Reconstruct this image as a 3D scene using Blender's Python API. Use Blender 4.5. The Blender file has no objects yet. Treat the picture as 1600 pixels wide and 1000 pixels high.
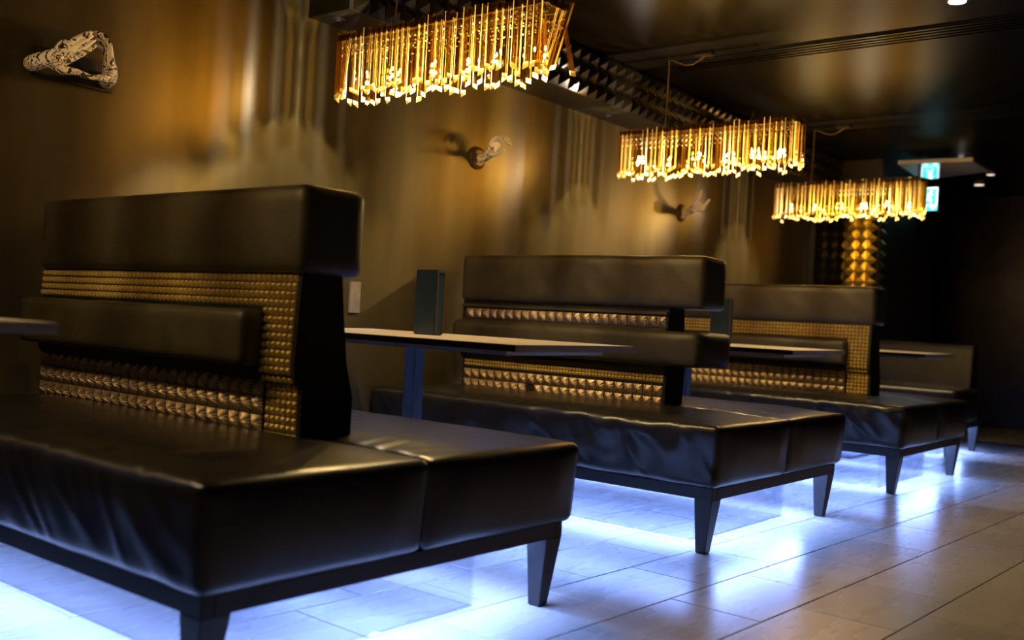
import bpy, bmesh, math, random
from mathutils import Vector, Matrix, noise

random.seed(7)
C = bpy.context.scene.collection
sc = bpy.context.scene
PI = math.pi

# ------------------------------------------------------------------ camera
CAM = Vector((1.5861, -1.1174, .7772))
YAW, PITCH, ROLL, FPX = map(float, (51.6034, .0744, 3.1171, 1561.29))
y_, p_, r_ = math.radians(YAW), math.radians(PITCH), math.radians(ROLL)
fw = Vector((-math.cos(y_) * math.cos(p_), math.sin(y_) * math.cos(p_), math.sin(p_)))
rt = fw.cross(Vector((0, 0, 1))).normalized()
up = rt.cross(fw)
rt2 = rt * math.cos(r_) + up * math.sin(r_)
up2 = -rt * math.sin(r_) + up * math.cos(r_)
cam = bpy.data.cameras.new('camera')
cam.lens = 36 * FPX / 1600
cam.sensor_width = 36
cam.clip_start = .05
cam.dof.use_dof = True
cam.dof.focus_distance = 3.6
cam.dof.aperture_fstop = 2.0
co = bpy.data.objects.new('camera', cam)
C.objects.link(co)
m = Matrix((rt2, up2, -fw)).transposed().to_4x4()
m.translation = CAM
co.matrix_world = m
sc.camera = co

# ------------------------------------------------------------------ world, exposure
w = bpy.data.worlds.new('world')
sc.world = w
w.use_nodes = True
w.node_tree.nodes['Background'].inputs[0].default_value = (.5, .42, .36, 1)
w.node_tree.nodes['Background'].inputs[1].default_value = .004
sc.view_settings.view_transform = 'Standard'
sc.view_settings.look = 'None'
sc.view_settings.gamma = 1
sc.view_settings.use_curve_mapping = False
sc.view_settings.exposure = 0.0
cy = sc.cycles
cy.use_denoising = True
cy.denoiser = 'OPENIMAGEDENOISE'
cy.sample_clamp_indirect = 4
cy.sample_clamp_direct = 0
cy.max_bounces = 10
cy.diffuse_bounces = 3
cy.glossy_bounces = 4
cy.transmission_bounces = 10
cy.transparent_max_bounces = 16
cy.caustics_refractive = False
cy.caustics_reflective = False
cy.blur_glossy = .5

WARM = (1, .66, .20)
GOLD_W = 15.0        # power of each warm bulb point light
WHITE_W = 8.0
UNDER = 30.0       # visible glow of the under-seat LED strips
LED_WM = 10.0       # watts per metre of strip
LEDC = (.24, .39, 1.0)
SOFFIT_W = 42


def lamp(name, kind, loc, energy, color, parent=None, radius=.01, rot=None, spot=None, blend=.2, size=None):
    l = bpy.data.lights.new(name, kind)
    l.energy = energy
    l.color = color
    if kind in ('POINT', 'SPOT'):
        l.shadow_soft_size = radius
    if kind == 'SPOT':
        l.spot_size = math.radians(spot)
        l.spot_blend = blend
    if kind == 'AREA':
        l.shape = 'RECTANGLE'
        l.size, l.size_y = size
    o = bpy.data.objects.new(name, l)
    C.objects.link(o)
    o.location = loc
    if rot:
        o.rotation_euler = rot
    if parent:
        o.parent = parent
    return o


# ------------------------------------------------------------------ materials
def mat(name, base=(.5, .5, .5), rough=.5, metal=0, spec=.5, emit=None, es=0):
    M = bpy.data.materials.new(name)
    M.use_nodes = True
    nt = M.node_tree
    b = nt.nodes['Principled BSDF']
    b.inputs['Base Color'].default_value = (*base, 1)
    b.inputs['Roughness'].default_value = rough
    b.inputs['Metallic'].default_value = metal
    b.inputs['Specular IOR Level'].default_value = spec
    if emit:
        b.inputs['Emission Color'].default_value = (*emit, 1)
        b.inputs['Emission Strength'].default_value = es
    return M, nt, b


def noise_mix(nt, b, c1, c2, scale, stretch=(1, 1, 1), coord='Object', rough=None, detail=4, bump=0, bdist=.002, world=False):
    n = nt.nodes
    tc = n.new('ShaderNodeTexCoord')
    mp = n.new('ShaderNodeMapping')
    mp.inputs['Scale'].default_value = stretch
    if world:
        g = n.new('ShaderNodeNewGeometry')
        nt.links.new(g.outputs['Position'], mp.inputs[0])
    else:
        nt.links.new(tc.outputs[coord], mp.inputs[0])
    t = n.new('ShaderNodeTexNoise')
    t.inputs['Scale'].default_value = scale
    t.inputs['Detail'].default_value = detail
    nt.links.new(mp.outputs[0], t.inputs[0])
    cr = n.new('ShaderNodeValToRGB')
    cr.color_ramp.elements[0].position = .3
    cr.color_ramp.elements[1].position = .7
    cr.color_ramp.elements[0].color = (*c1, 1)
    cr.color_ramp.elements[1].color = (*c2, 1)
    nt.links.new(t.outputs[0], cr.inputs[0])
    nt.links.new(cr.outputs[0], b.inputs['Base Color'])
    if rough:
        mr = n.new('ShaderNodeMapRange')
        mr.inputs[3].default_value, mr.inputs[4].default_value = rough
        nt.links.new(t.outputs[0], mr.inputs[0])
        nt.links.new(mr.outputs[0], b.inputs['Roughness'])
    if bump:
        bp = n.new('ShaderNodeBump')
        bp.inputs['Strength'].default_value = bump
        bp.inputs['Distance'].default_value = bdist
        nt.links.new(t.outputs[0], bp.inputs['Height'])
        nt.links.new(bp.outputs[0], b.inputs['Normal'])
    return t, mp


def m_leather():
    M, nt, b = mat('black_leather', (.02, .016, .014), .36, spec=.5)
    noise_mix(nt, b, (.010, .0095, .0095), (.016, .015, .0145), 9, rough=(.24, .36), bump=.25, bdist=.004, world=True)
    return M


def m_textured():
    M, nt, b = mat('textured_leather', (.05, .04, .03), .42)
    noise_mix(nt, b, (.040, .033, .018), (.060, .049, .027), 14, rough=(.38, .5), world=True)
    n = nt.nodes
    g = n.new('ShaderNodeNewGeometry')
    v = n.new('ShaderNodeTexVoronoi')
    v.inputs['Scale'].default_value = 230
    nt.links.new(g.outputs['Position'], v.inputs['Vector'])
    bp = n.new('ShaderNodeBump')
    bp.inputs['Strength'].default_value = .5
    bp.inputs['Distance'].default_value = .0012
    nt.links.new(v.outputs['Distance'], bp.inputs['Height'])
    nt.links.new(bp.outputs[0], b.inputs['Normal'])
    return M


def m_bronze_stud():
    """aged bronze with radial grooves running from the tip to the edge of each stud"""
    M, nt, b = mat('bronze_stud', (.30, .22, .14), .36, metal=.8)
    n = nt.nodes
    tc = n.new('ShaderNodeTexCoord')
    sp = n.new('ShaderNodeSeparateXYZ')
    nt.links.new(tc.outputs['Object'], sp.inputs[0])
    at = n.new('ShaderNodeMath')
    at.operation = 'ARCTAN2'
    nt.links.new(sp.outputs['X'], at.inputs[0])
    nt.links.new(sp.outputs['Z'], at.inputs[1])
    mu = n.new('ShaderNodeMath')
    mu.operation = 'MULTIPLY'
    mu.inputs[1].default_value = 16
    nt.links.new(at.outputs[0], mu.inputs[0])
    si = n.new('ShaderNodeMath')
    si.operation = 'SINE'
    nt.links.new(mu.outputs[0], si.inputs[0])
    cr = n.new('ShaderNodeValToRGB')
    cr.color_ramp.elements[0].position = 0
    cr.color_ramp.elements[0].color = (.10, .07, .042, 1)
    cr.color_ramp.elements[1].position = .55
    cr.color_ramp.elements[1].color = (.62, .46, .29, 1)
    ad = n.new('ShaderNodeMath')
    ad.operation = 'MULTIPLY_ADD'
    ad.inputs[1].default_value = .5
    ad.inputs[2].default_value = .5
    nt.links.new(si.outputs[0], ad.inputs[0])
    nt.links.new(ad.outputs[0], cr.inputs[0])
    nt.links.new(cr.outputs[0], b.inputs['Base Color'])
    bp = n.new('ShaderNodeBump')
    bp.inputs['Strength'].default_value = .6
    bp.inputs['Distance'].default_value = .0015
    nt.links.new(ad.outputs[0], bp.inputs['Height'])
    nt.links.new(bp.outputs[0], b.inputs['Normal'])
    return M


def m_wall():
    # dark bronze-coloured wall covering with a horizontal brushed grain: highlights draw out vertically
    M, nt, b = mat('wall_covering', (.2, .14, .08), .42, spec=.5)
    noise_mix(nt, b, (.105, .086, .043), (.145, .118, .059), 2.5, stretch=(1, 3, .6), rough=(.31, .37), bump=.10, bdist=.01, world=True)
    b.inputs['Metallic'].default_value = .6
    b.inputs['Anisotropic'].default_value = .75
    t = nt.nodes.new('ShaderNodeTangent')
    t.direction_type = 'RADIAL'
    t.axis = 'Z'
    nt.links.new(t.outputs[0], b.inputs['Tangent'])
    b.inputs['Anisotropic Rotation'].default_value = .25
    return M


def m_tile():
    M, nt, b = mat('stone_tile', (.4, .37, .34), .3, spec=.5)
    t, mp = noise_mix(nt, b, (.45, .405, .36), (.47, .425, .38), 3.2, stretch=(4, 1, 1), rough=(.25, .30), detail=2, world=True)
    n = nt.nodes
    oi = n.new('ShaderNodeObjectInfo')
    mr = n.new('ShaderNodeMapRange')
    mr.inputs[3].default_value, mr.inputs[4].default_value = .88, 1.1
    nt.links.new(oi.outputs['Random'], mr.inputs[0])
    vm = n.new('ShaderNodeVectorMath')
    vm.operation = 'SCALE'
    src = b.inputs['Base Color'].links[0].from_socket
    nt.links.new(src, vm.inputs[0])
    nt.links.new(mr.outputs[0], vm.inputs['Scale'])
    nt.links.new(vm.outputs[0], b.inputs['Base Color'])
    return M


def m_acrylic():
    M = bpy.data.materials.new('clear_acrylic')
    M.use_nodes = True
    nt = M.node_tree
    n = nt.nodes
    n.remove(n['Principled BSDF'])
    tr = n.new('ShaderNodeBsdfTransparent')
    tr.inputs[0].default_value = (.93, .94, .97, 1)
    gl = n.new('ShaderNodeBsdfGlossy')
    gl.inputs['Roughness'].default_value = .03
    lw = n.new('ShaderNodeLayerWeight')      # same reflectance from either side of the thin sheet
    lw.inputs[0].default_value = .5
    pw = n.new('ShaderNodeMath')
    pw.operation = 'POWER'
    pw.inputs[1].default_value = 4
    nt.links.new(lw.outputs['Facing'], pw.inputs[0])
    fr = n.new('ShaderNodeMath')
    fr.operation = 'MULTIPLY_ADD'
    fr.inputs[1].default_value = .85
    fr.inputs[2].default_value = .04
    nt.links.new(pw.outputs[0], fr.inputs[0])
    mx = n.new('ShaderNodeMixShader')
    nt.links.new(fr.outputs[0], mx.inputs[0])
    nt.links.new(tr.outputs[0], mx.inputs[1])
    nt.links.new(gl.outputs[0], mx.inputs[2])
    nt.links.new(mx.outputs[0], n['Material Output'].inputs[0])
    return M


def m_crystal():
    M = bpy.data.materials.new('amber_crystal')
    M.use_nodes = True
    nt = M.node_tree
    n = nt.nodes
    n.remove(n['Principled BSDF'])
    g = n.new('ShaderNodeBsdfGlass')
    g.inputs['Color'].default_value = (1, .80, .36, 1)
    g.inputs['IOR'].default_value = 1.52
    g.inputs['Roughness'].default_value = .06
    tr = n.new('ShaderNodeBsdfTransparent')
    tr.inputs[0].default_value = (1, .80, .40, 1)
    mx = n.new('ShaderNodeMixShader')
    mx.inputs[0].default_value = .45
    nt.links.new(g.outputs[0], mx.inputs[1])
    nt.links.new(tr.outputs[0], mx.inputs[2])
    nt.links.new(mx.outputs[0], n['Material Output'].inputs[0])
    return M


def m_ground():
    # ground (frosted) edges and feet of the crystal bars
    M = bpy.data.materials.new('ground_crystal')
    M.use_nodes = True
    nt = M.node_tree
    n = nt.nodes
    n.remove(n['Principled BSDF'])
    d = n.new('ShaderNodeBsdfDiffuse')
    d.inputs[0].default_value = (1, .84, .44, 1)
    t = n.new('ShaderNodeBsdfTranslucent')
    t.inputs[0].default_value = (1, .86, .46, 1)
    mx = n.new('ShaderNodeMixShader')
    mx.inputs[0].default_value = .55
    nt.links.new(d.outputs[0], mx.inputs[1])
    nt.links.new(t.outputs[0], mx.inputs[2])
    nt.links.new(mx.outputs[0], n['Material Output'].inputs[0])
    return M


def m_tattoo(limit=None):
    """cream resin covered with hand-drawn black ornament"""
    M, nt, b = mat('inked_resin', (.75, .62, .45), .45)
    n = nt.nodes
    tc = n.new('ShaderNodeTexCoord')
    w1 = n.new('ShaderNodeTexWave')
    w1.inputs['Scale'].default_value = 20
    w1.inputs['Distortion'].default_value = 9
    w1.inputs['Detail'].default_value = 2
    w1.inputs['Detail Scale'].default_value = 1.6
    nt.links.new(tc.outputs['Object'], w1.inputs[0])
    v = n.new('ShaderNodeTexVoronoi')
    v.feature = 'DISTANCE_TO_EDGE'
    v.inputs['Scale'].default_value = 75
    nt.links.new(tc.outputs['Object'], v.inputs['Vector'])
    c1 = n.new('ShaderNodeValToRGB')
    c1.color_ramp.elements[0].position = .22
    c1.color_ramp.elements[1].position = .30
    nt.links.new(w1.outputs['Fac'], c1.inputs[0])
    c2 = n.new('ShaderNodeValToRGB')
    c2.color_ramp.elements[0].position = .05
    c2.color_ramp.elements[1].position = .09
    nt.links.new(v.outputs['Distance'], c2.inputs[0])
    ns = n.new('ShaderNodeTexNoise')
    ns.inputs['Scale'].default_value = 22
    nt.links.new(tc.outputs['Object'], ns.inputs[0])
    sel = n.new('ShaderNodeMath')
    sel.operation = 'GREATER_THAN'
    sel.inputs[1].default_value = .56
    nt.links.new(ns.outputs[0], sel.inputs[0])
    mxx = n.new('ShaderNodeMix')
    mxx.data_type = 'RGBA'
    nt.links.new(sel.outputs[0], mxx.inputs[0])
    nt.links.new(c1.outputs[0], mxx.inputs[6])
    nt.links.new(c2.outputs[0], mxx.inputs[7])
    fin = n.new('ShaderNodeMix')
    fin.data_type = 'RGBA'
    fin.inputs[6].default_value = (.02, .016, .012, 1)
    fin.inputs[7].default_value = (.96, .86, .68, 1)
    src = mxx.outputs[2]
    if limit:       # the ink ends at the knuckles: plain cream fingers
        sx = n.new('ShaderNodeSeparateXYZ')
        nt.links.new(tc.outputs['Object'], sx.inputs[0])
        gt = n.new('ShaderNodeMath')
        gt.operation = 'GREATER_THAN'
        gt.inputs[1].default_value = limit
        nt.links.new(sx.outputs['X'], gt.inputs[0])
        mx2 = n.new('ShaderNodeMath')
        mx2.operation = 'MAXIMUM'
        nt.links.new(src, mx2.inputs[0])
        nt.links.new(gt.outputs[0], mx2.inputs[1])
        src = mx2.outputs[0]
    nt.links.new(src, fin.inputs[0])
    nt.links.new(fin.outputs[2], b.inputs['Base Color'])
    return M


def simple(name, base, rough, metal=0, var=.15, scale=20, spec=.5, emit=None, es=0):
    M, nt, b = mat(name, base, rough, metal, spec, emit, es)
    if not emit:
        noise_mix(nt, b, tuple(c * (1 - var) for c in base), tuple(c * (1 + var) for c in base), scale,
                  rough=(max(.02, rough - .04), rough + .04), world=True)
    return M


M = dict(
    leather=m_leather(), textured=m_textured(), stud=m_bronze_stud(), wall=m_wall(), tile=m_tile(),
    acrylic=m_acrylic(), crystal=m_crystal(), ground=m_ground(), tattoo=m_tattoo(), tattoo_half=m_tattoo(.118),
    frame=simple('black_stained_wood', (.016, .015, .016), .38),
    panel=simple('black_panel', (.014, .013, .012), .5, spec=.3),
    gold=simple('brass_stud', (1.0, .74, .26), .36, metal=.75),
    grout=simple('dark_grout', (.05, .045, .04), .8),
    ceil=simple('black_lacquered_ceiling', (.0035, .003, .0027), .38, spec=.05, var=.2, scale=2),
    dark=simple('black_wall', (.004, .004, .005), .30, scale=2, spec=.2),
    table=simple('taupe_laminate', (.50, .44, .40), .32, var=.06),
    edgeshade=simple('shaded_laminate_edge', (.035, .027, .024), .4),  # shade of the long table edge, put into a dark colour
    under=simple('pale_laminate', (.50, .52, .54), .35, var=.05),
    steel=simple('grey_painted_steel', (.10, .115, .14), .35, metal=.3),
    base=simple('black_steel', (.02, .02, .022), .3),
    box=simple('black_lacquer_blue_sheen', (.025, .05, .10), .3),  # the blue is a reflection put into the base colour
    boxedge=simple('brown_box_edge', (.10, .065, .04), .4),
    plate=simple('grey_plate', (.22, .2, .19), .5),
    bronze=simple('bronze_fitting', (.10, .07, .045), .35, metal=.8),
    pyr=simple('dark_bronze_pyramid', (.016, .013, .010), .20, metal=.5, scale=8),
    cord=simple('amber_cord', (.35, .2, .08), .3),
    plaque=simple('black_plaque', (.018, .016, .015), .35),
    disc=simple('brown_disc', (.12, .07, .04), .35, metal=.4),
    bulb=simple('bulb_glow', (1, .8, .5), .5, emit=(1, .74, .36), es=160),
    bulbw=simple('bulb_white', (1, 1, 1), .5, emit=(1, .93, .85), es=110),
    led=simple('led_strip', (1, 1, 1), .5, emit=LEDC, es=UNDER),
    down=simple('downlight_lens', (1, 1, 1), .5, emit=(1, .95, .85), es=14),
    baffle=simple('deep_set_lens', (.02, .02, .02), .5, emit=(1, .8, .62), es=.03),
    downdim=simple('downlight_lens_dim', (1, 1, 1), .5, emit=(1, .8, .62), es=1.2),
    pierlit=simple('lit_gold_pyramid', (.85, .70, .26), .2, metal=1, scale=8),  # chandelier light put into the colour of the lit pier columns
    raft=simple('glossy_grey_raft', (.42, .38, .36), .07, var=.04),
    cyan=simple('sign_cyan', (0, .5, .6), .5, emit=(.05, .62, .72), es=3.2),
    white=simple('sign_white', (1, 1, 1), .5, emit=(.72, 1, 1), es=3.4),
    slot=simple('vent_black', (.006, .006, .006), .5),
)

for k_ in ('bulb', 'bulbw', 'led', 'down', 'downdim', 'baffle'):
    M[k_].cycles.emission_sampling = 'NONE'      # their light comes from the lamps beside them

# ------------------------------------------------------------------ mesh helpers
def obj(name, bm, material, parent=None, smooth=False):
    me = bpy.data.meshes.new(name)
    bm.to_mesh(me)
    bm.free()
    if smooth:
        for p in me.polygons:
            p.use_smooth = True
    for mm in (material if isinstance(material, (list, tuple)) else [material]):
        me.materials.append(mm)
    o = bpy.data.objects.new(name, me)
    C.objects.link(o)
    if parent:
        o.parent = parent
    return o


def meshobj(name, me, parent, loc=(0, 0, 0), rot=None):
    o = bpy.data.objects.new(name, me)
    C.objects.link(o)
    o.parent = parent
    o.location = loc
    if rot:
        o.rotation_euler = rot
    return o


def empty(name, loc, label=None, cat=None, group=None, rz=0):
    o = bpy.data.objects.new(name, None)
    C.objects.link(o)
    o.location = loc
    o.rotation_euler = (0, 0, rz)
    o.empty_display_size = .1
    tag(o, label, cat, group)
    return o


def tag(o, label=None, cat=None, group=None, kind=None):
    if label: o['label'] = label
    if cat: o['category'] = cat
    if group: o['group'] = group
    if kind: o['kind'] = kind
    return o


def add_box(bm, x0, x1, y0, y1, z0, z1, bev=0, mi=0):
    r = bmesh.ops.create_cube(bm, size=1)
    vs = r['verts']
    for v in vs:
        v.co = Vector(((x0 + x1) / 2 + v.co.x * (x1 - x0), (y0 + y1) / 2 + v.co.y * (y1 - y0), (z0 + z1) / 2 + v.co.z * (z1 - z0)))
    fs = {f for v in vs for f in v.link_faces}
    for f in fs:
        f.material_index = mi
    if bev:
        es = {e for v in vs for e in v.link_edges}
        bmesh.ops.bevel(bm, geom=list(es), offset=bev, segments=2, affect='EDGES')
    return vs


def box(name, x0, x1, y0, y1, z0, z1, material, parent=None, bev=0):
    bm = bmesh.new()
    add_box(bm, x0, x1, y0, y1, z0, z1, bev)
    return obj(name, bm, material, parent)


def add_tube(bm, pts, rad, n=8, caps=True):
    pts = [Vector(p) for p in pts]
    rads = rad if isinstance(rad, (list, tuple)) else [rad] * len(pts)
    rings = []
    for i, p in enumerate(pts):
        d = (pts[min(i + 1, len(pts) - 1)] - pts[max(i - 1, 0)]).normalized()
        a = d.cross(Vector((0, 0, 1)))
        if a.length < 1e-3:
            a = d.cross(Vector((1, 0, 0)))
        a.normalize()
        b = d.cross(a)
        rings.append([bm.verts.new(p + (a * math.cos(2 * PI * k / n) + b * math.sin(2 * PI * k / n)) * rads[i]) for k in range(n)])
    for r1, r2 in zip(rings, rings[1:]):
        for k in range(n):
            bm.faces.new((r1[k], r1[(k + 1) % n], r2[(k + 1) % n], r2[k]))
    if caps:
        bm.faces.new(rings[0][::-1])
        bm.faces.new(rings[-1])


def add_cyl(bm, c, r, h, n=24, axis='z'):
    d = {'z': Vector((0, 0, 1)), 'x': Vector((1, 0, 0)), 'y': Vector((0, 1, 0))}[axis]
    add_tube(bm, [Vector(c), Vector(c) + d * h], r, n)


def pyramid(bm, cx, cz, y, s, h, lip=.0):
    """square pyramid standing on the plane y, pointing to -y"""
    a = s / 2
    b = [bm.verts.new((cx + i * a, y, cz + j * a)) for i, j in ((-1, -1), (1, -1), (1, 1), (-1, 1))]
    if lip:
        c = [bm.verts.new((cx + i * a * .97, y - lip, cz + j * a * .97)) for i, j in ((-1, -1), (1, -1), (1, 1), (-1, 1))]
        for k in range(4):
            bm.faces.new((b[k], b[(k + 1) % 4], c[(k + 1) % 4], c[k]))
    else:
        c = b
    t = bm.verts.new((cx, y - lip - h, cz))
    for k in range(4):
        bm.faces.new((c[k], c[(k + 1) % 4], t))


def pyramid_mesh(name, s, h, lip, material):
    bm = bmesh.new()
    pyramid(bm, 0, 0, 0, s, h, lip)
    me = bpy.data.meshes.new(name)
    bm.to_mesh(me)
    bm.free()
    me.materials.append(material)
    return me


def cushion(name, x0, x1, y0, y1, z0, z1, material, parent, r=.025, step=.02, puff=.0, crown=0, taper=0,
            front_fold=0, top_pucker=0, seed=0, end_puff=0, under_sag=0):
    """rounded, slightly stuffed block of upholstery with real folds on its front face"""
    bm = bmesh.new()
    nx, ny, nz = (max(2, int((b - a) / step)) for a, b in ((x0, x1), (y0, y1), (z0, z1)))
    V = {}

    def vert(i, j, k):
        key = (i, j, k)
        if key in V:
            return V[key]
        u, v, t = i / nx, j / ny, k / nz
        p = Vector((x0 + (x1 - x0) * u, y0 + (y1 - y0) * v, z0 + (z1 - z0) * t))
        q = Vector((min(max(p.x, x0 + r), x1 - r), min(max(p.y, y0 + r), y1 - r), min(max(p.z, z0 + r), z1 - r)))
        d = p - q
        if d.length > 1e-6:
            nrm = d.normalized()
            p = q + nrm * r
        else:
            nrm = Vector((0, 0, 1))
        bu, bv, bt = (4 * s * (1 - s) for s in (u, v, t))
        bu6, bv6 = min(1, bu * 2.2), min(1, bv * 1.6)
        # stuffing
        if k in (0, nz):
            p.z += (crown * bv6 * bu6 if k == nz else 0)
        if j == 0:
            p.y -= puff * bt * bu6
        if j == ny:
            p.y += puff * bt * bu6
        if i == nx:
            p.x += end_puff * bt * bv6
        # overhang of the upper edge
        if taper:
            s = taper * t
            p.x += s * max(0, (u - .8) / .2)
            p.y += -s * max(0, (.2 - v) / .2) if y0 < y1 and j == 0 or v < .2 else 0
        # folds
        if front_fold and v < .25:
            fall = max(0, 1 - v / .25)
            q2 = (p.x * 1.0 + (p.z - z1) * .75) * 9 + seed
            n1 = noise.noise(Vector((q2, (p.z + p.x * .3) * 3, seed)))
            rid = (1 - abs(n1) * 2.6)
            rid = max(0, rid) ** 3
            env = (.35 + .65 * max(0, noise.noise(Vector((p.x * 2.2, 3, seed))) + .5))
            p.y -= front_fold * rid * env * fall * min(1, bt * 2)
            p.y += front_fold * .8 * noise.noise(Vector((p.x * 9, p.z * 9, seed + 4))) * fall
        if top_pucker and t > .8 and v < .35:
            e = max(0, (t - .8) / .2) * max(0, 1 - v / .35)
            n2 = noise.noise(Vector((p.x * 38, p.y * 6, seed + 9)))
            env = max(0, noise.noise(Vector((p.x * 3.1, 1, seed + 2))) + .35)
            p.z += top_pucker * n2 * e * env * 2
            p.y += top_pucker * n2 * e * env
        # broad unevenness of the hide
        n3 = noise.noise(Vector((p.x * 5, p.y * 5, p.z * 5 + seed)))
        p += nrm * .0022 * n3
        bv_ = bm.verts.new(p)
        V[key] = bv_
        return bv_

    def quad(a, b, c, d):
        try:
            bm.faces.new((vert(*a), vert(*b), vert(*c), vert(*d)))
        except ValueError:
            pass
    for i in range(nx):
        for j in range(ny):
            quad((i, j, 0), (i, j + 1, 0), (i + 1, j + 1, 0), (i + 1, j, 0))
            quad((i, j, nz), (i + 1, j, nz), (i + 1, j + 1, nz), (i, j + 1, nz))
    for i in range(nx):
        for k in range(nz):
            quad((i, 0, k), (i + 1, 0, k), (i + 1, 0, k + 1), (i, 0, k + 1))
            quad((i, ny, k), (i, ny, k + 1), (i + 1, ny, k + 1), (i + 1, ny, k))
    for j in range(ny):
        for k in range(nz):
            quad((0, j, k), (0, j, k + 1), (0, j + 1, k + 1), (0, j + 1, k))
            quad((nx, j, k), (nx, j + 1, k), (nx, j + 1, k + 1), (nx, j, k + 1))
    return obj(name, bm, material, parent, smooth=True)


# ------------------------------------------------------------------ room
WX, CZ, YB = -1.72, 2.255, 9.5
XR, YF = 3.6, -3.2


def struct(name, *a, **k):
    o = box(name, *a, **k)
    o['kind'] = 'structure'
    return o


struct('wall_left', WX - .15, WX, YF, 7.0, 0, CZ, M['wall'])
struct('wall_back', WX - .15, XR, YB, YB + .15, 0, CZ, M['dark'])
struct('wall_right', XR, XR + .15, YF, YB, 0, CZ, M['dark'])
struct('wall_front', WX - .15, XR, YF - .15, YF, 0, CZ, M['dark'])
struct('ceiling', WX - .15, XR + .15, YF - .15, YB + .15, CZ, CZ + .12, M['ceil'])
floor = struct('floor', WX - .15, XR + .15, YF - .15, YB + .15, -.1, -.004, M['grout'])
struct('trim_1', WX, WX + .012, YF, 7.0, 0, .07, M['dark'])

# ---- floor tiles in running bond
TH, GX, GY, PU, PV = math.radians(2.2821), .1808, 1.4649, .2865, .4508


def tile_pos(i, j):
    u, v = i * PU, j * PV
    return Vector((GX + u * math.cos(TH) + v * math.sin(TH), GY - u * math.sin(TH) + v * math.cos(TH), 0))


def in_frame(p):
    d = p - CAM
    z = d.dot(fw)
    if z < .4:
        return False
    return abs(d.dot(rt2) / z * FPX) < 900 and abs(d.dot(up2) / z * FPX) < 620


bm = bmesh.new()
g = .0016
add_box(bm, g, PU - g, g, PV - g, -.012, 0, 0)
top = [f for f in bm.faces if f.normal.z > .9]
bmesh.ops.bevel(bm, geom=list(top[0].edges), offset=.0012, segments=1, affect='EDGES')
tile_me = bpy.data.meshes.new('tile')
bm.to_mesh(tile_me)
bm.free()
tile_me.materials.append(M['tile'])
cand = []
for i in range(-9, 13):
    for jj in range(-12, 20):
        j = jj + (0 if i % 2 == 0 else .5) 
        p = tile_pos(i, j)
        c = tile_pos(i + .5, j + .5)
        if WX < c.x < XR and YF < c.y < YB:
            cand.append((0 if in_frame(c) else 1, (c - CAM).length, p))
cand.sort(key=lambda t: t[:2])
far = bmesh.new()
for n_, (_, _, p) in enumerate(cand):
    if n_ < 290:
        o = meshobj('tile', tile_me, floor, p, (0, 0, -TH))
        o.location.z += random.uniform(-.0004, .0004)
    else:
        vs = add_box(far, g, PU - g, g, PV - g, -.012, 0)
        rm = Matrix.Translation(p) @ Matrix.Rotation(-TH, 4, 'Z')
        for v in vs:
            v.co = rm @ v.co
tag(obj('tile_field', far, M['tile'], floor), kind='stuff')


# ------------------------------------------------------------------ sofas
PITCH_Y = 2.0565
D = 1.158
XL, XB = -1.61, -.312
stud_me = pyramid_mesh('stud', .0455, .0135, .003, M['stud'])


def leg_bm(cx, cy, sx, sy):
    """tapering square leg, straight on its outer corner, 0.07 at the top and 0.04 at the floor"""
    bm = bmesh.new()
    a, b = .035, .019
    tv = [bm.verts.new((cx + i * a, cy + j * a, .19)) for i, j in ((-1, -1), (1, -1), (1, 1), (-1, 1))]
    ox, oy = sx * .006, -.007
    bv = [bm.verts.new((cx + ox + i * b, cy + oy + j * b, .001)) for i, j in ((-1, -1), (1, -1), (1, 1), (-1, 1))]
    for k in range(4):
        bm.faces.new((bv[k], bv[(k + 1) % 4], tv[(k + 1) % 4], tv[k]))
    bm.faces.new(bv[::-1])
    bm.faces.new(tv)
    bmesh.ops.bevel(bm, geom=[e for e in bm.edges], offset=.002, segments=1, affect='EDGES')
    return bm


def underframe(root, x0, x1, y0, y1, cut_panel=True):
    bm = bmesh.new()
    for b in ((x0, x1, y0, y0 + .03), (x0, x1, y1 - .03, y1), (x1 - .03, x1, y0 + .03, y1 - .03), (x0, x0 + .03, y0 + .03, y1 - .03)):
        add_box(bm, *b, .19, .232, .0015)
    add_box(bm, x0 + .02, x1 - .02, y0 + .02, y1 - .02, .215, .228)
    obj('seat_frame', bm, M['frame'], root)
    for lx, sx in ((x1 - .035, -1), (x0 + .035, 1)):
        for ly, sy in ((y0 + .035, 1), (y1 - .035, -1)):
            obj('leg', leg_bm(lx, ly, sx, sy), M['frame'], root)
    # clear acrylic skirt standing on the floor
    ax0, ax1, ay0, ay1 = x0 + .05, x1 - .15, y0 + .165, y1 - .19
    for b in ((ax0, ax1, ay0, ay0 + .008), (ax0, ax1, ay1 - .008, ay1), (ax1 - .008, ax1, ay0 + .009, ay1 - .009)):
        box('acrylic_panel', *b, .001, .214, M['acrylic'], root)
    # LED strips under the seat, outside the skirt
    for b in ((x0 + .1, x1 - .09, y0 + .085, y0 + .097), (x0 + .1, x1 - .09, y1 - .097, y1 - .085), (x1 - .1, x1 - .088, y0 + .12, y1 - .12)):
        st = box('led_strip', *b, .207, .2145, M['led'], root)
        lx, ly = b[1] - b[0], b[3] - b[2]
        lamp('led_light', 'AREA', ((b[0] + b[1]) / 2, (b[2] + b[3]) / 2, .2055), LED_WM * max(lx, ly), LEDC, root, size=(max(lx, .016), max(ly, .016)))


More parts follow.
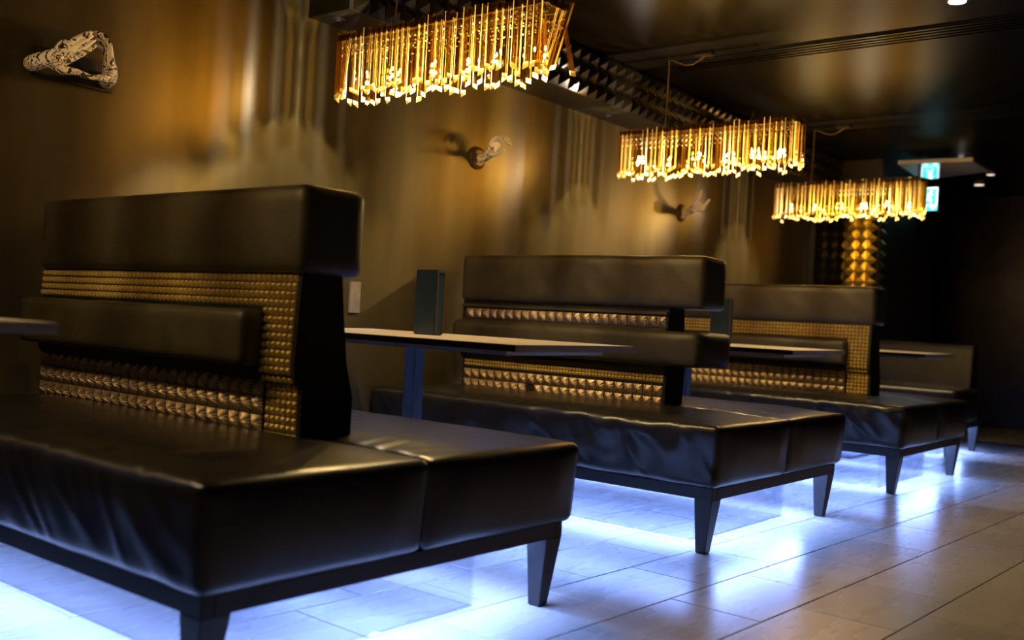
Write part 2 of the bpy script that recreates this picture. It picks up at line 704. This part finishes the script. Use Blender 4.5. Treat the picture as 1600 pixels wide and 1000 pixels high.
def sofa(i, kind, label):
    y = i * PITCH_Y
    root = empty('booth_sofa', (0, y, 0), label, 'sofa', 'double sided booth sofas along the wall')
    underframe(root, WX + .02, 0, 0, D)
    s = 3.1 + i * 17
    cushion('seat_cushion', WX + .02, .018, -.018, D / 2 - .001, .232, .452, M['leather'], root, r=.022, step=.0125,
            puff=.010, crown=.016, front_fold=(.0055 if i == 0 else .012), top_pucker=.006, seed=s, end_puff=.014, taper=.016)
    o = cushion('seat_cushion', WX + .02, .018, D / 2 + .001, D + .026, .232, .452, M['leather'], root, r=.022, step=.016,
                puff=.012, crown=.016, front_fold=0, top_pucker=.006, seed=s + 5, end_puff=.014, taper=.016)
    # upright core: profile (y, z) extruded along x
    xe = -.33 if kind == 1 else -.475
    prof = [(.472, .868), (.466, .78), (.460, .64), (.462, .612), (.488, .585), (.488, .448),
            (.655, .448), (.655, .56), (.63, .64), (.61, .78), (.60, .868)]
    bm = bmesh.new()
    r1 = [bm.verts.new((XL + .005, a, b)) for a, b in prof]
    r2 = [bm.verts.new((xe - (.02 if kind == 2 and b < .6 else 0), a, b)) for a, b in prof]
    for k in range(len(prof)):
        k2 = (k + 1) % len(prof)
        bm.faces.new((r1[k], r1[k2], r2[k2], r2[k]))
    bm.faces.new(r1[::-1])
    bm.faces.new(r2)
    bmesh.ops.recalc_face_normals(bm, faces=bm.faces)
    obj('backrest_core', bm, M['panel'], root)
    # headrest block
    cushion('headrest_cushion', XL, XB, .452, .652, .866, 1.083, M['textured'], root, r=.018, step=.02,
            puff=.003, crown=.004, seed=s + 1, front_fold=.0045 if i else .002, end_puff=.006)
    if kind == 1:
        cushion('lumbar_cushion', XL, -.455, .395, .470, .632, .772, M['textured'], root, r=.014, step=.02, puff=.004,
                seed=s + 2, front_fold=.002)
        cushion('lumbar_cushion', XL, -.455, .64, .71, .632, .772, M['textured'], root, r=.014, step=.03, puff=.004, seed=s + 3)
    else:
        cushion('lumbar_cushion', XL - .03, XB, .43, .725, .628, .772, M['textured'], root, r=.02, step=.0175, puff=.006,
                seed=s + 2, front_fold=.005, end_puff=.012, taper=0)

    # small brass studs: one strip of very many tiny pyramids
    def py(z):
        for (a, b), (c, d) in zip(prof, prof[1:6]):
            if d <= z <= b:
                return a + (c - a) * (b - z) / (b - d)
        return .488
    bm = bmesh.new()
    p = .0208
    if kind == 1:
        for rr in range(4):
            for cc in range(61):
                pyramid(bm, -.342 - p * (cc + .5), .853 - p * rr, py(.853 - p * rr) - .001, p * .84, .0086)
        nrow = 18
        for rr in range(4, 4 + nrow):
            z = .853 - p * rr
            for cc in range(6):
                pyramid(bm, -.342 - p * (cc + .5), z, py(z) - .001, p * .84, .0086)
    else:
        p = .0172
        for rr in range(3):
            for cc in range(64):
                pyramid(bm, -.492 - p * (cc + .5), .597 - p * rr, .484, p * .86, .0070)
    obj('small_stud_strip', bm, M['gold'], root)['kind'] = 'stuff'
    tag(root.children[-1], 'rows of tiny brass pyramid studs')
    q = .0478
    # raised bed that carries the studs of the lower rows
    if kind == 1:
        rows = [(.482 + k * q, .485, 24, -.472) for k in range(3)]
    else:
        bm = bmesh.new()
        add_box(bm, XL + .01, -.482, .4845, .4885, .452, .611)
        obj('stud_backing', bm, M['panel'], root)
        rows = [(.471 + k * q, .484, 23, -.493) for k in range(2)] + [(.808, .467, 23, -.482)]
    for ri, (z, yy, n, xr) in enumerate(rows):
        for c in range(n):
            if kind == 2 and ri == 0 and c == 14:
                continue        # the missing stud
            o = meshobj('stud', stud_me, root, (xr - q * (c + .5), yy, z))
            o.rotation_euler = (random.uniform(-.03, .03), 0, random.uniform(-.03, .03))
    if kind == 2:
        bm = bmesh.new()
        cx = -.493 - q * 14.5
        add_box(bm, cx - .02, cx + .02, .4822, .4844, .452, .491)
        add_cyl(bm, (cx + .003, .4785, .471), .005, .005, 10, 'y')
        tag(obj('bare_stud_seat', bm, M['bronze'], root), 'bare recess where one stud is missing')
        box('top_rail', XL + .01, -.478, .455, .472, .838, .850, M['textured'], root)
        box('top_rail', XL + .01, -.478, .455, .472, .772, .782, M['textured'], root)
    return root


sofa(0, 1, 'nearest black leather booth sofa, cut by the left edge of the picture')
sofa(1, 2, 'booth sofa with full-width padded lumbar roll, behind the nearest sofa and table')
sofa(2, 1, 'third booth sofa with an L of bright brass studs, before the end sofa')

# low single-sided sofa closing the row
root = empty('end_sofa', (0, 3 * PITCH_Y, 0), 'low dark end sofa with a plain curved backrest, farthest of the row', 'sofa')
XE = -.27
underframe(root, WX + .02, XE, 0, .72)
cushion('seat_cushion', WX + .02, XE + .02, -.015, .56, .232, .472, M['leather'], root, r=.03, step=.025, puff=.01, crown=.012, seed=91, end_puff=.01)
bm = bmesh.new()
pts = [(.46, .472), (.50, .76), (.515, .782), (.60, .79), (.66, .776), (.68, .74), (.70, .235), (.565, .235), (.565, .472)]
n = 16
rings = []
for k in range(n + 1):
    u = k / n
    x = WX + .03 + (XE - .02 - WX - .03) * u
    sh = -.03 * (2 * u - 1) ** 2
    rings.append([bm.verts.new((x, a + sh, b - .006 * (2 * u - 1) ** 2)) for a, b in pts])
for r1, r2 in zip(rings, rings[1:]):
    for k in range(len(pts)):
        k2 = (k + 1) % len(pts)
        bm.faces.new((r1[k], r1[k2], r2[k2], r2[k]))
bm.faces.new(rings[0][::-1])
bm.faces.new(rings[-1])
bmesh.ops.recalc_face_normals(bm, faces=bm.faces)
bmesh.ops.bevel(bm, geom=[e for e in bm.edges if e.calc_face_angle(0) > .6], offset=.008, segments=2, affect='EDGES')
obj('backrest', bm, M['leather'], root, smooth=False)


# ------------------------------------------------------------------ tables
def table(y, z, tilt, label, yaw=0):
    root = empty('booth_table', (-.9, y, 0), label, 'table', 'pedestal tables between the sofas', yaw)
    x0, x1, hw = -.66, .658, .333
    bm = bmesh.new()
    add_box(bm, x0, x1, -hw, hw, -.022, 0, .0012)
    t = obj('tabletop', bm, M['table'], root)
    t.location.z = z
    t.rotation_euler = (tilt, 0, 0)
    box('edge_shade', x0 + .002, x1 - .002, -hw - .0015, -hw + .001, -.0205, -.0015, M['edgeshade'], t)  # dark strip painting the shade along the long front edge
    box('underplate', x0 + .04, x1 - .05, -hw + .02, hw - .12, -.035, -.0225, M['under'], t)
    box('post', -.100, -.045, -.0275, .0275, .0145, z - .034, M['steel'], root, .004)
    bm = bmesh.new()
    add_box(bm, -.30, .20, -.27, .27, .002, .014, .002)
    add_box(bm, -.118, -.027, -.045, .045, .0142, .022, .001)
    obj('base_plate', bm, M['base'], root)
    return root


TY = 1.5475
table(TY - PITCH_Y, .727, .004, 'pale table end at the left edge, in front of the nearest sofa')
table(TY, .7105, .008, 'nearest whole table, long pale top with an upright black box, behind the nearest sofa')
table(TY + PITCH_Y, .7175, .010, 'third table, behind the sofa with the full-width lumbar roll')
table(TY + 2 * PITCH_Y, .716, .008, 'farthest table, in front of the low end sofa')


def menu_box(x, y, z, label):
    root = empty('menu_box', (x, y, z), label, 'box', 'upright boxes on the tables')
    bm = bmesh.new()
    add_box(bm, -.053, .053, -.022, .022, 0, .238, .003)
    obj('body', bm, M['box'], root)
    bm = bmesh.new()
    add_box(bm, .0535, .0565, -.02, -.016, .004, .234)
    add_box(bm, .0535, .0565, .016, .02, .004, .234)
    add_box(bm, .0535, .0565, -.016, .016, .228, .234)
    tag(obj('edge_trim', bm, M['boxedge'], root), 'thin brown edging')
    return root


menu_box(-.94, 1.575, .7112, 'upright black box with reflected blue in its colour, standing on the nearest whole table')
menu_box(-.79, 1.575 + PITCH_Y, .7183, 'upright dark box on the third table, half hidden by the padded backrest')


# ------------------------------------------------------------------ chandeliers
def prism_mesh(name, h, wdt, cut, low, rw):
    """clear crystal bar, hung from the top (z = 0): flat back, ground ridge, ground foot cut on a slant"""
    bm = bmesh.new()
    a = wdt / 2
    base = [(-a, -.005), (a, -.005), (rw, .009), (-rw, .009)]
    foot = .017
    t = [bm.verts.new((x, y, 0)) for x, y in base]
    mz = [bm.verts.new((x, y, -h + foot + (x + a) / wdt * cut)) for x, y in base]
    b = [bm.verts.new((x, y, -h + (x + a) / wdt * cut + (y + .005) * low)) for x, y in base]
    for k in range(4):
        k2 = (k + 1) % 4
        f = bm.faces.new((t[k], mz[k], mz[k2], t[k2]))
        f.material_index = 1 if k == 2 and rw > .0008 else 0
        f = bm.faces.new((mz[k], b[k], b[k2], mz[k2]))
        f.material_index = 1
    bm.faces.new(t)
    f = bm.faces.new(b[::-1])
    f.material_index = 1
    bmesh.ops.recalc_face_normals(bm, faces=bm.faces)
    me = bpy.data.meshes.new(name)
    bm.to_mesh(me)
    bm.free()
    me.materials.append(M['crystal'])
    me.materials.append(M['ground'])
    return me


prisms = [prism_mesh('prism', h, w_, c, l, rw) for h, w_, c, l, rw in
          ((.240, .021, .010, .5, .0016), (.252, .022, -.008, .6, .0012), (.228, .020, .006, -.4, .0022), (.262, .022, .012, .4, .0005), (.236, .021, -.010, .7, .0015))]
bm = bmesh.new()
bmesh.ops.create_uvsphere(bm, u_segments=12, v_segments=8, radius=.0045)
for v in bm.verts:
    v.co.z *= 1.9
bulb_me = bpy.data.meshes.new('bulb')
bm.to_mesh(bulb_me)
bm.free()
bulbw_me = bulb_me.copy()
bulb_me.materials.append(M['bulb'])
bulbw_me.materials.append(M['bulbw'])

CX0, CX1, CTOP = -1.415, -.407, 1.862


def chandelier(y, label, messy=False, k=1.0):
    root = empty('crystal_chandelier', (-.911, y, CZ), label, 'chandelier', 'crystal bar chandeliers over the tables')
    hl = (CX1 - CX0) / 2
    top = CTOP - CZ
    hw = .065
    bm = bmesh.new()
    for s in (-1, 1):
        add_box(bm, -hl, hl, s * (hw - .012) - .003, s * (hw - .012) + .003, top - .03, top - .006)
    for s in (-1, 1):
        add_box(bm, s * (hl - .012) - .003, s * (hl - .012) + .003, -hw + .012, hw - .012, top - .03, top - .006)
    for xx in (-.26, .0, .25):
        add_box(bm, xx - .012, xx + .012, -hw + .012, hw - .012, top - .018, top - .006)
    add_tube(bm, [(-hl + .02, 0, top - .05), (hl - .02, 0, top - .05)], .004, 6)
    obj('frame', bm, M['bronze'], root)
    # two rows of fixing pins
    bm = bmesh.new()
    n = 36
    for r_, zz in ((0, top - .055), (1, top - .085)):
        for s in (-1, 1):
            for i in range(n):
                xx = -hl + (i + .5) * 2 * hl / n
                add_box(bm, xx - .0022, xx + .0022, s * (hw - .012) - .0022, s * (hw - .012) + .0022, zz - .0022, zz + .0022)
    tag(obj('fixing_pins', bm, M['under'], root), kind='stuff')
    rnd = random.Random(int(y * 100))
    for s in (-1, 1):
        for i in range(n):
            xx = -hl + (i + .5) * 2 * hl / n
            rot = (0, 0, rnd.choice((0, PI)) + rnd.uniform(-.35, .35))
            zt = top - rnd.choice((0, 0, .012))
            o = meshobj('prism', prisms[rnd.randrange(5)], root, (xx, s * (hw + .002), zt), rot)
            if messy and s > 0 and i > n - 4:
                o.rotation_euler = (0, .26, rot[2])
                o.location.x += .03
            if messy and s < 0 and i == 2:
                o.rotation_euler = (0, .12, 0)
    for s in (-1, 1):
        for i in range(4):
            yy = -hw + (i + .5) * 2 * hw / 4
            o = meshobj('prism', prisms[rnd.randrange(5)], root, (s * (hl + .003), yy, top - .004), (0, 0, s * PI / 2 + rnd.uniform(-.3, .3)))
            if messy and s > 0:
                o.rotation_euler = (.05 * i, .2, s * PI / 2)
    # hanging gear
    for xx in (-.26, .25):
        bm = bmesh.new()
        add_tube(bm, [(xx, 0, 0), (xx, 0, top + .03), (xx + .02, 0, top + .01)], .0016, 6)
        add_tube(bm, [(xx, 0, top + .03), (xx - .02, 0, top - .006)], .002, 6)
        add_tube(bm, [(xx, 0, top + .05), (xx, 0, top + .028)], .005, 8)
        add_tube(bm, [(xx, 0, -.001), (xx, 0, -.012)], .007, 8)
        obj('suspension_cable', bm, M['bronze'], root)
    bm = bmesh.new()
    P = [Vector((-.263, .002, top)), Vector((-.258, .002, top + .18)), Vector((-.257, .002, -.02)), Vector((-.235, 0, -.025)),
         Vector((-.19, 0, -.045)), Vector((-.15, 0, -.06)), Vector((-.11, 0, -.058)), Vector((-.07, 0, -.04)), Vector((-.045, 0, -.022))]
    add_tube(bm, P, .003, 6)
    obj('power_cord', bm, M['cord'], root)
    bm = bmesh.new()
    add_box(bm, -.095, .0, -.03, .03, -.022, -.001, .003)
    add_cyl(bm, (-.08, 0, -.026), .006, .005, 8)
    obj('ceiling_canopy', bm, M['bronze'], root)
    # bulbs: warm capsules with white LED spots between them
    for i, xx in enumerate((-.40, -.22, -.04, .12, .27, .42)):
        zz = top - .150 - (.012 if i % 2 else 0)
        white = i in (0, 3, 5)
        meshobj('bulb', bulbw_me if white else bulb_me, root, (xx, 0, zz))
        l = lamp('bulb_light', 'POINT', (xx, 0, zz - .026), (WHITE_W if white else GOLD_W) * k, (1, .86, .74) if i == 0 else (1, .74, .42) if white else WARM, root, radius=.007)
    return root


CY = 1.548
chandelier(CY - PITCH_Y, 'crystal bar chandelier over the table at the left edge, outside the picture', k=.6)
chandelier(CY, 'largest crystal chandelier, nearest, cut by the top edge, with crooked bars at its right end', messy=True)
chandelier(CY + PITCH_Y, 'middle one of the three crystal bar chandeliers, over the third table')
chandelier(CY + 2 * PITCH_Y, 'farthest and smallest crystal bar chandelier, beside the lit exit sign', k=.8)

# ------------------------------------------------------------------ studded cornice along the top of the wall
PS = .088
pyr_me = pyramid_mesh('pyramid', PS * .985, .042, .002, M['pyr'])
root = empty('studded_cornice', (-1.47, 0, 2.0), 'dark boxed cornice of large bronze pyramids along the top of the brown wall', 'cornice')
box('cornice_box', WX + .001 + 1.47, -.001, 1.58, 6.99, -.004, CZ - 2.0 - .002, M['panel'], root)
nc = int((6.98 - 1.6) / PS)
for r_ in range(3):
    for c in range(nc):
        o = meshobj('pyramid', pyr_me, root, (0, 1.6 + PS * (c + .5), PS * (r_ + .5) - .002 - (.0045 if r_ == 2 else 0)), (0, 0, PI / 2))
        if r_ == 2:
            o.scale.z = .93

# ------------------------------------------------------------------ studded pier behind the end sofa
root = empty('studded_pier', (-1.14, 7.03, 0), 'tall pier faced with bronze pyramids, its lit columns coloured gold, behind the end sofa', 'pier')
box('pier_core', WX - .1 + 1.14, 0, .0, 1.6, 0, CZ - .003, M['panel'], root)
nrow = int((CZ - .9) / PS)
pier_me = pyramid_mesh('pyramid', PS * .96, .046, .002, M['pierlit'])
for r_ in range(12):
    for c in range(6):
        meshobj('pyramid', pier_me if c < 3 else pyr_me, root, (-.002 - PS * (c + .5), -.001, .9 + PS * (r_ + .5)))  # lit right columns coloured gold, unlit left ones near black
    meshobj('pyramid', pier_me, root, (.001, PS * .5, .9 + PS * (r_ + .5)), (0, 0, PI / 2))

# ------------------------------------------------------------------ wall sculptures
SG = 'inked hand sculptures on the brown wall'


def blob_mesh(name, chains, voxel=.0018, ell=(), k=1, material='tattoo'):
    """tapered chains of joints + ellipsoids fused into one continuous skin"""
    bm = bmesh.new()
    chains = [[(p, r * k) for p, r in ch] for ch in chains]
    for ch in chains:
        for (p, r) in ch:
            bmesh.ops.create_icosphere(bm, subdivisions=2, radius=r, matrix=Matrix.Translation(p))
        for (p, r), (q, s) in zip(ch, ch[1:]):
            add_tube(bm, [p, q], [r, s], 12)
    for c, rad, R in ell:
        bmesh.ops.create_icosphere(bm, subdivisions=3, radius=1, matrix=Matrix.Translation(c) @ R.to_4x4() @ Matrix.Diagonal((*rad, 1)))
    bmesh.ops.recalc_face_normals(bm, faces=bm.faces)
    me = bpy.data.meshes.new(name)
    bm.to_mesh(me)
    bm.free()
    o = bpy.data.objects.new(name, me)
    C.objects.link(o)
    rm = o.modifiers.new('r', 'REMESH')
    rm.mode = 'VOXEL'
    rm.voxel_size = voxel
    rm.use_smooth_shade = True
    sm = o.modifiers.new('s', 'SMOOTH')
    sm.iterations = 2
    dg = bpy.context.evaluated_depsgraph_get()
    me2 = bpy.data.meshes.new_from_object(o.evaluated_get(dg))
    bpy.data.objects.remove(o)
    bpy.data.meshes.remove(me)
    for p in me2.polygons:
        p.use_smooth = True
    me2.materials.clear()
    me2.materials.append(M[material])
    return me2


def V3(*a):
    return Vector(a)


def frame_R(x, n):
    x = x.normalized()
    y = n.cross(x).normalized()
    z = x.cross(y)
    return Matrix((x, y, z)).transposed()


# 1: two hands whose thumbs and fingertips meet around a diamond gap (coordinates: out of wall, along wall, up)
root = empty('hands_sculpture', (WX, .585, 1.545), 'two inked hands joined around a diamond gap on a black plaque', 'sculpture', SG)
bm = bmesh.new()
add_box(bm, .001, .018, -.145, .145, -.048, .052, .003)
add_box(bm, .018, .024, -.137, .137, -.042, .046, .002)
obj('plaque', bm, M['plaque'], root)
O = V3(0, .585, 1.545)


def W1(x, y, z):
    return V3(x, y - O.y, z - O.z)


def hand_left():
    ch = [[(W1(.030, .432, 1.530), .026), (W1(.060, .440, 1.535), .027), (W1(.095, .478, 1.556), .026)]]
    kn = [(.541, 1.632), (.549, 1.617), (.557, 1.600), (.564, 1.584)]
    tp = [(.590, 1.664), (.598, 1.655), (.608, 1.643), (.610, 1.624)]
    for i, ((ky, kz), (ty, tz)) in enumerate(zip(kn, tp)):
        k = W1(.112 - i * .002, ky, kz)
        t = W1(.105 - i * .004, ty, tz)
        mid = k.lerp(t, .52) + V3(.008, 0, .002)
        base = W1(.098, .485 + i * .006, 1.580 - i * .012)
        ch.append([(base, .014), (k, .0080), (mid, .0074), (t, .0060)])
    ch.append([(W1(.088, .470, 1.535), .020), (W1(.098, .500, 1.516), .015), (W1(.104, .540, 1.520), .0115), (W1(.104, .590, 1.513), .009)])
    ell = [(W1(.100, .512, 1.583), (.048, .036, .017), frame_R(V3(0, 1, .75), V3(1, 0, 0)))]
    return blob_mesh('left_hand', ch, ell=ell)


def hand_right():
    ch = [[(W1(.030, .690, 1.530), .026), (W1(.062, .684, 1.535), .026), (W1(.09, .668, 1.565), .024)]]
    kn = [(.650, 1.640), (.662, 1.628), (.668, 1.612), (.668, 1.598)]
    tp = [(.606, 1.668), (.615, 1.664), (.622, 1.652), (.625, 1.636)]
    for i, ((ky, kz), (ty, tz)) in enumerate(zip(kn, tp)):
        k = W1(.112 - i * .014, ky, kz)
        t = W1(.098 - i * .012, ty, tz)
        mid = k.lerp(t, .5) + V3(.006, .004, .006)
        base = W1(.095 - i * .010, .668, 1.575)
        ch.append([(base, .014), (k, .0080), (mid, .0074), (t, .0060)])
    ch.append([(W1(.088, .668, 1.540), .020), (W1(.098, .650, 1.520), .015), (W1(.104, .628, 1.520), .0115), (W1(.105, .598, 1.514), .009)])
    ell = [(W1(.090, .664, 1.580), (.046, .034, .018), frame_R(V3(.1, -.2, 1), V3(.3, 1, 0)))]
    return blob_mesh('right_hand', ch, ell=ell)


o = meshobj('left_hand', hand_left(), root)
o = meshobj('right_hand', hand_right(), root)

# 2: single hand curled like a C
root = empty('hand_sculpture', (WX, 2.697, 1.59), 'single inked hand curled like a claw, reaching out of a brown disc', 'sculpture', SG)
bm = bmesh.new()
add_tube(bm, [(.001, 0, 0), (.012, 0, 0), (.020, 0, 0)], [.058, .056, .040], 32)
obj('mounting_disc', bm, M['disc'], root, smooth=False)
ch = [[(V3(.015, 0, -.004), .021), (V3(.06, 0, .002), .020), (V3(.088, 0, .018), .021), (V3(.102, .0, .035), .020)]]
for i in range(4):
    yy = -.036 + i * .024
    L = (.9, 1.0, .97, .8)[i]
    k = V3(.120, yy * .8, .080 - abs(i - 1.5) * .004)
    m1 = k + V3(.036, 0, .018) * L
    m2 = m1 + V3(.030, 0, -.010) * L
    t = m2 + V3(.018, 0, -.026) * L
    ch.append([(V3(.100, yy * .6, .040), .015), (k, .0092), (m1, .0084), (m2, .0078), (t, .0066)])
ch.append([(V3(.095, -.018, .020), .017), (V3(.125, -.030, .008), .012), (V3(.158, -.030, .006), .0095), (V3(.190, -.024, .026), .0075)])
ell = [(V3(.108, 0, .052), (.040, .030, .012), frame_R(V3(.4, 0, .9), V3(.9, 0, -.4)))]
meshobj('hand', blob_mesh('hand', ch, ell=ell, k=1.1, material='tattoo_half'), root)

# 3: hand with two fingers raised
root = empty('hand_sculpture', (WX, 4.814, 1.565), 'small inked hand with two fingers raised, farthest along the wall', 'sculpture', SG)
bm = bmesh.new()
add_tube(bm, [(.001, 0, 0), (.012, 0, 0), (.020, 0, 0)], [.058, .056, .040], 32)
obj('mounting_disc', bm, M['disc'], root, smooth=False)
ch = [[(V3(.015, 0, -.002), .021), (V3(.055, 0, .006), .019), (V3(.085, 0, .020), .021)]]
kn = [V3(.128, -.030, .064), V3(.136, -.011, .056), V3(.140, .009, .046), V3(.138, .028, .036)]
ch.append([(V3(.10, -.018, .035), .015), (kn[0], .0112), (V3(.142, -.033, .096), .0098), (V3(.156, -.036, .132), .0078)])
for i in (1, 2):
    ch.append([(V3(.10, -.004 + i * .008, .03), .015), (kn[i], .0115), (kn[i] + V3(.024, 0, -.012), .0105), (kn[i] + V3(.010, 0, -.030), .0095), (kn[i] + V3(-.008, -.002, -.026), .008)])
ch.append([(V3(.10, .018, .026), .014), (kn[3], .0105), (V3(.162, .034, .062), .0092), (V3(.184, .038, .086), .0072)])
ch.append([(V3(.09, -.018, .012), .016), (V3(.118, -.036, .006), .013), (V3(.145, -.034, .014), .011), (V3(.158, -.016, .022), .0088)])
ell = [(V3(.112, 0, .036), (.040, .037, .016), frame_R(V3(.85, 0, .5), V3(-.5, 0, .85)))]
meshobj('hand', blob_mesh('hand', ch, ell=ell, k=1.18, material='tattoo_half'), root)

# ------------------------------------------------------------------ small wall and ceiling fittings
o = box('wall_plate', WX + .0005, WX + .014, 1.885, 1.945, .776, .915, M['plate'], None, .002)
tag(o, 'narrow grey plate on the wall just right of the nearest backrest', 'wall plate')


def downlight(x, y, label, m, z=CZ, r=.035, e=0, spot=70, col=(1, .86, .66), blend=.6):
    root = empty('downlight', (x, y, z), label, 'ceiling light', 'recessed downlights')
    bm = bmesh.new()
    add_tube(bm, [(0, 0, -.001), (0, 0, -.005)], [r + .012, r + .008], 28)
    obj('trim_ring', bm, M['base'], root)
    bm = bmesh.new()
    add_cyl(bm, (0, 0, -.009), r, .0035, 24)
    obj('lens', bm, m, root)
    if e:
        lamp('downlight_beam', 'SPOT', (0, 0, -.012), e, col, root, radius=.03, spot=spot, blend=blend)
    return root


downlight(.364, 3.372, 'bright round downlight at the top edge, right of the chandeliers', M['down'], e=6, spot=95)
downlight(-.589, 7.21, 'small lit downlight just above the grey ceiling raft', M['down'], r=.02, z=CZ)
downlight(-.789, 8.615, 'dim downlight farthest from the camera, below right of the raft', M['downdim'], r=.04)
downlight(-.567, 8.063, 'dim downlight beside the right end of the raft', M['downdim'], r=.03)
for k, yy in enumerate((CY - PITCH_Y, CY, CY + PITCH_Y, CY + 2 * PITCH_Y)):
    dl = ['outside the picture on the left', 'behind the nearest chandelier', 'behind the middle chandelier', 'behind the farthest chandelier'][k]
    downlight(WX + .11, yy + .10, 'recessed wall washer under the cornice, ' + dl, M['baffle'],
              z=1.995 if yy > 1.2 else CZ, r=.012, e=SOFFIT_W, spot=26, col=(.82, .76, .95), blend=.2)
# aisle downlights outside the picture
for k, (xx, yy, e) in enumerate(((2.0, 1.9, 7), (2.3, -.9, 2), (-.6, -1.9, 2.5), (2.2, 4.4, 1.2))):
    downlight(xx, yy, ['recessed downlight over the aisle beside the nearest sofa', 'recessed downlight over the aisle behind the camera',
                       'recessed downlight left of the camera', 'recessed downlight over the far right of the aisle'][k], M['down'], e=e, spot=62)

# linear vent in the ceiling
root = empty('linear_vent', (0, 3.79, CZ), 'long black slotted vent running across the ceiling, right of the middle chandelier', 'vent')
box('vent_tray', -1.25, 2.2, -.095, .095, -.003, -.0005, M['slot'], root)
for k in range(5):
    yy = -.085 + k * .0425
    box('slat', -1.25, 2.2, yy - .009, yy + .009, -.010, -.0032, M['ceil'], root)

# glossy raft over the exit sign, and the sign
root = empty('ceiling_raft', (-.70, 7.20, 2.165), 'glossy grey panel hung under the ceiling, reflecting the exit sign', 'ceiling panel')
bm = bmesh.new()
P = [(-.255, -.37), (.284, -.334), (.28, .173), (-.229, .431), (-.30, .226)]
b1 = [bm.verts.new((x, y, 0)) for x, y in P]
b2 = [bm.verts.new((x, y, .03)) for x, y in P]
bm.faces.new(b1[::-1])
bm.faces.new(b2)
for k in range(5):
    bm.faces.new((b1[k], b1[(k + 1) % 5], b2[(k + 1) % 5], b2[k]))
obj('panel', bm, M['raft'], root)
for x in (-.18, .18):
    bm = bmesh.new()
    add_cyl(bm, (x, 0, .0305), .006, CZ - 2.165 - .032, 10)
    obj('hanger', bm, M['base'], root)

root = empty('exit_sign', (-1.047, 8.0, 2.049), 'lit cyan exit sign with a white running figure under the grey ceiling panel', 'sign')
h, a = .100, .074
box('housing', -a - .01, a + .01, .001, .03, -h - .01, h + .01, M['base'], root, .003)
box('face_panel', -a, a, -.003, .0, -h, h, M['cyan'], root)
bm = bmesh.new()
t = .010
for b in ((-a, a, h - t, h), (-a, a, -h * .58, -h * .58 + t * .7), (-a, -a + t, -h * .5, h - t), (a - t, a, -h * .5, h - t)):
    add_box(bm, b[0], b[1], -.0045, -.0032, b[2], b[3])
obj('border', bm, M['white'], root)
bm = bmesh.new()      # running figure


def limb(pts, r):
    for (x1_, z1_), (x2_, z2_) in zip(pts, pts[1:]):
        d = Vector((x2_ - x1_, 0, z2_ - z1_))
        nrm = Vector((-d.z, 0, d.x)).normalized() * r
        q = [Vector((x1_, 0, z1_)) - nrm, Vector((x2_, 0, z2_)) - nrm, Vector((x2_, 0, z2_)) + nrm, Vector((x1_, 0, z1_)) + nrm]
        f = [bm.verts.new(v + Vector((0, -.0032, 0))) for v in q]
        b_ = [bm.verts.new(v + Vector((0, -.0048, 0))) for v in q]
        bm.faces.new(f)
        bm.faces.new(b_[::-1])
        for k in range(4):
            bm.faces.new((f[k], b_[k], b_[(k + 1) % 4], f[(k + 1) % 4]))


limb([(.012, .050), (.0, .012)], .010)
limb([(.0, .014), (.022, -.006), (.014, -.034)], .006)
limb([(.0, .014), (-.014, -.012), (-.036, -.020)], .006)
limb([(.012, .046), (.034, .034)], .004)
limb([(.010, .046), (-.016, .036), (-.022, .018)], .004)
add_cyl(bm, (.020, -.0048, .068), .010, .0015, 14, 'y')
obj('running_figure', bm, M['white'], root)
for cx in (-.04, .04):
    bm = bmesh.new()
    vs = [bm.verts.new((cx + x, yy, z)) for yy in (-.0032, -.0048) for x, z in ((-.03, -.066), (.03, -.066), (0, -.094))]
    bm.faces.new(vs[:3])
    bm.faces.new(vs[3:][::-1])
    for k in range(3):
        bm.faces.new((vs[k], vs[k + 3], vs[3 + (k + 1) % 3], vs[(k + 1) % 3]))
    obj('down_arrow', bm, M['white'], root)
for x in (-.05, .05):
    bm = bmesh.new()
    add_cyl(bm, (x, .015, h + .011), .004, CZ - .002 - 2.049 - h - .012, 8)
    obj('hanger', bm, M['base'], root)
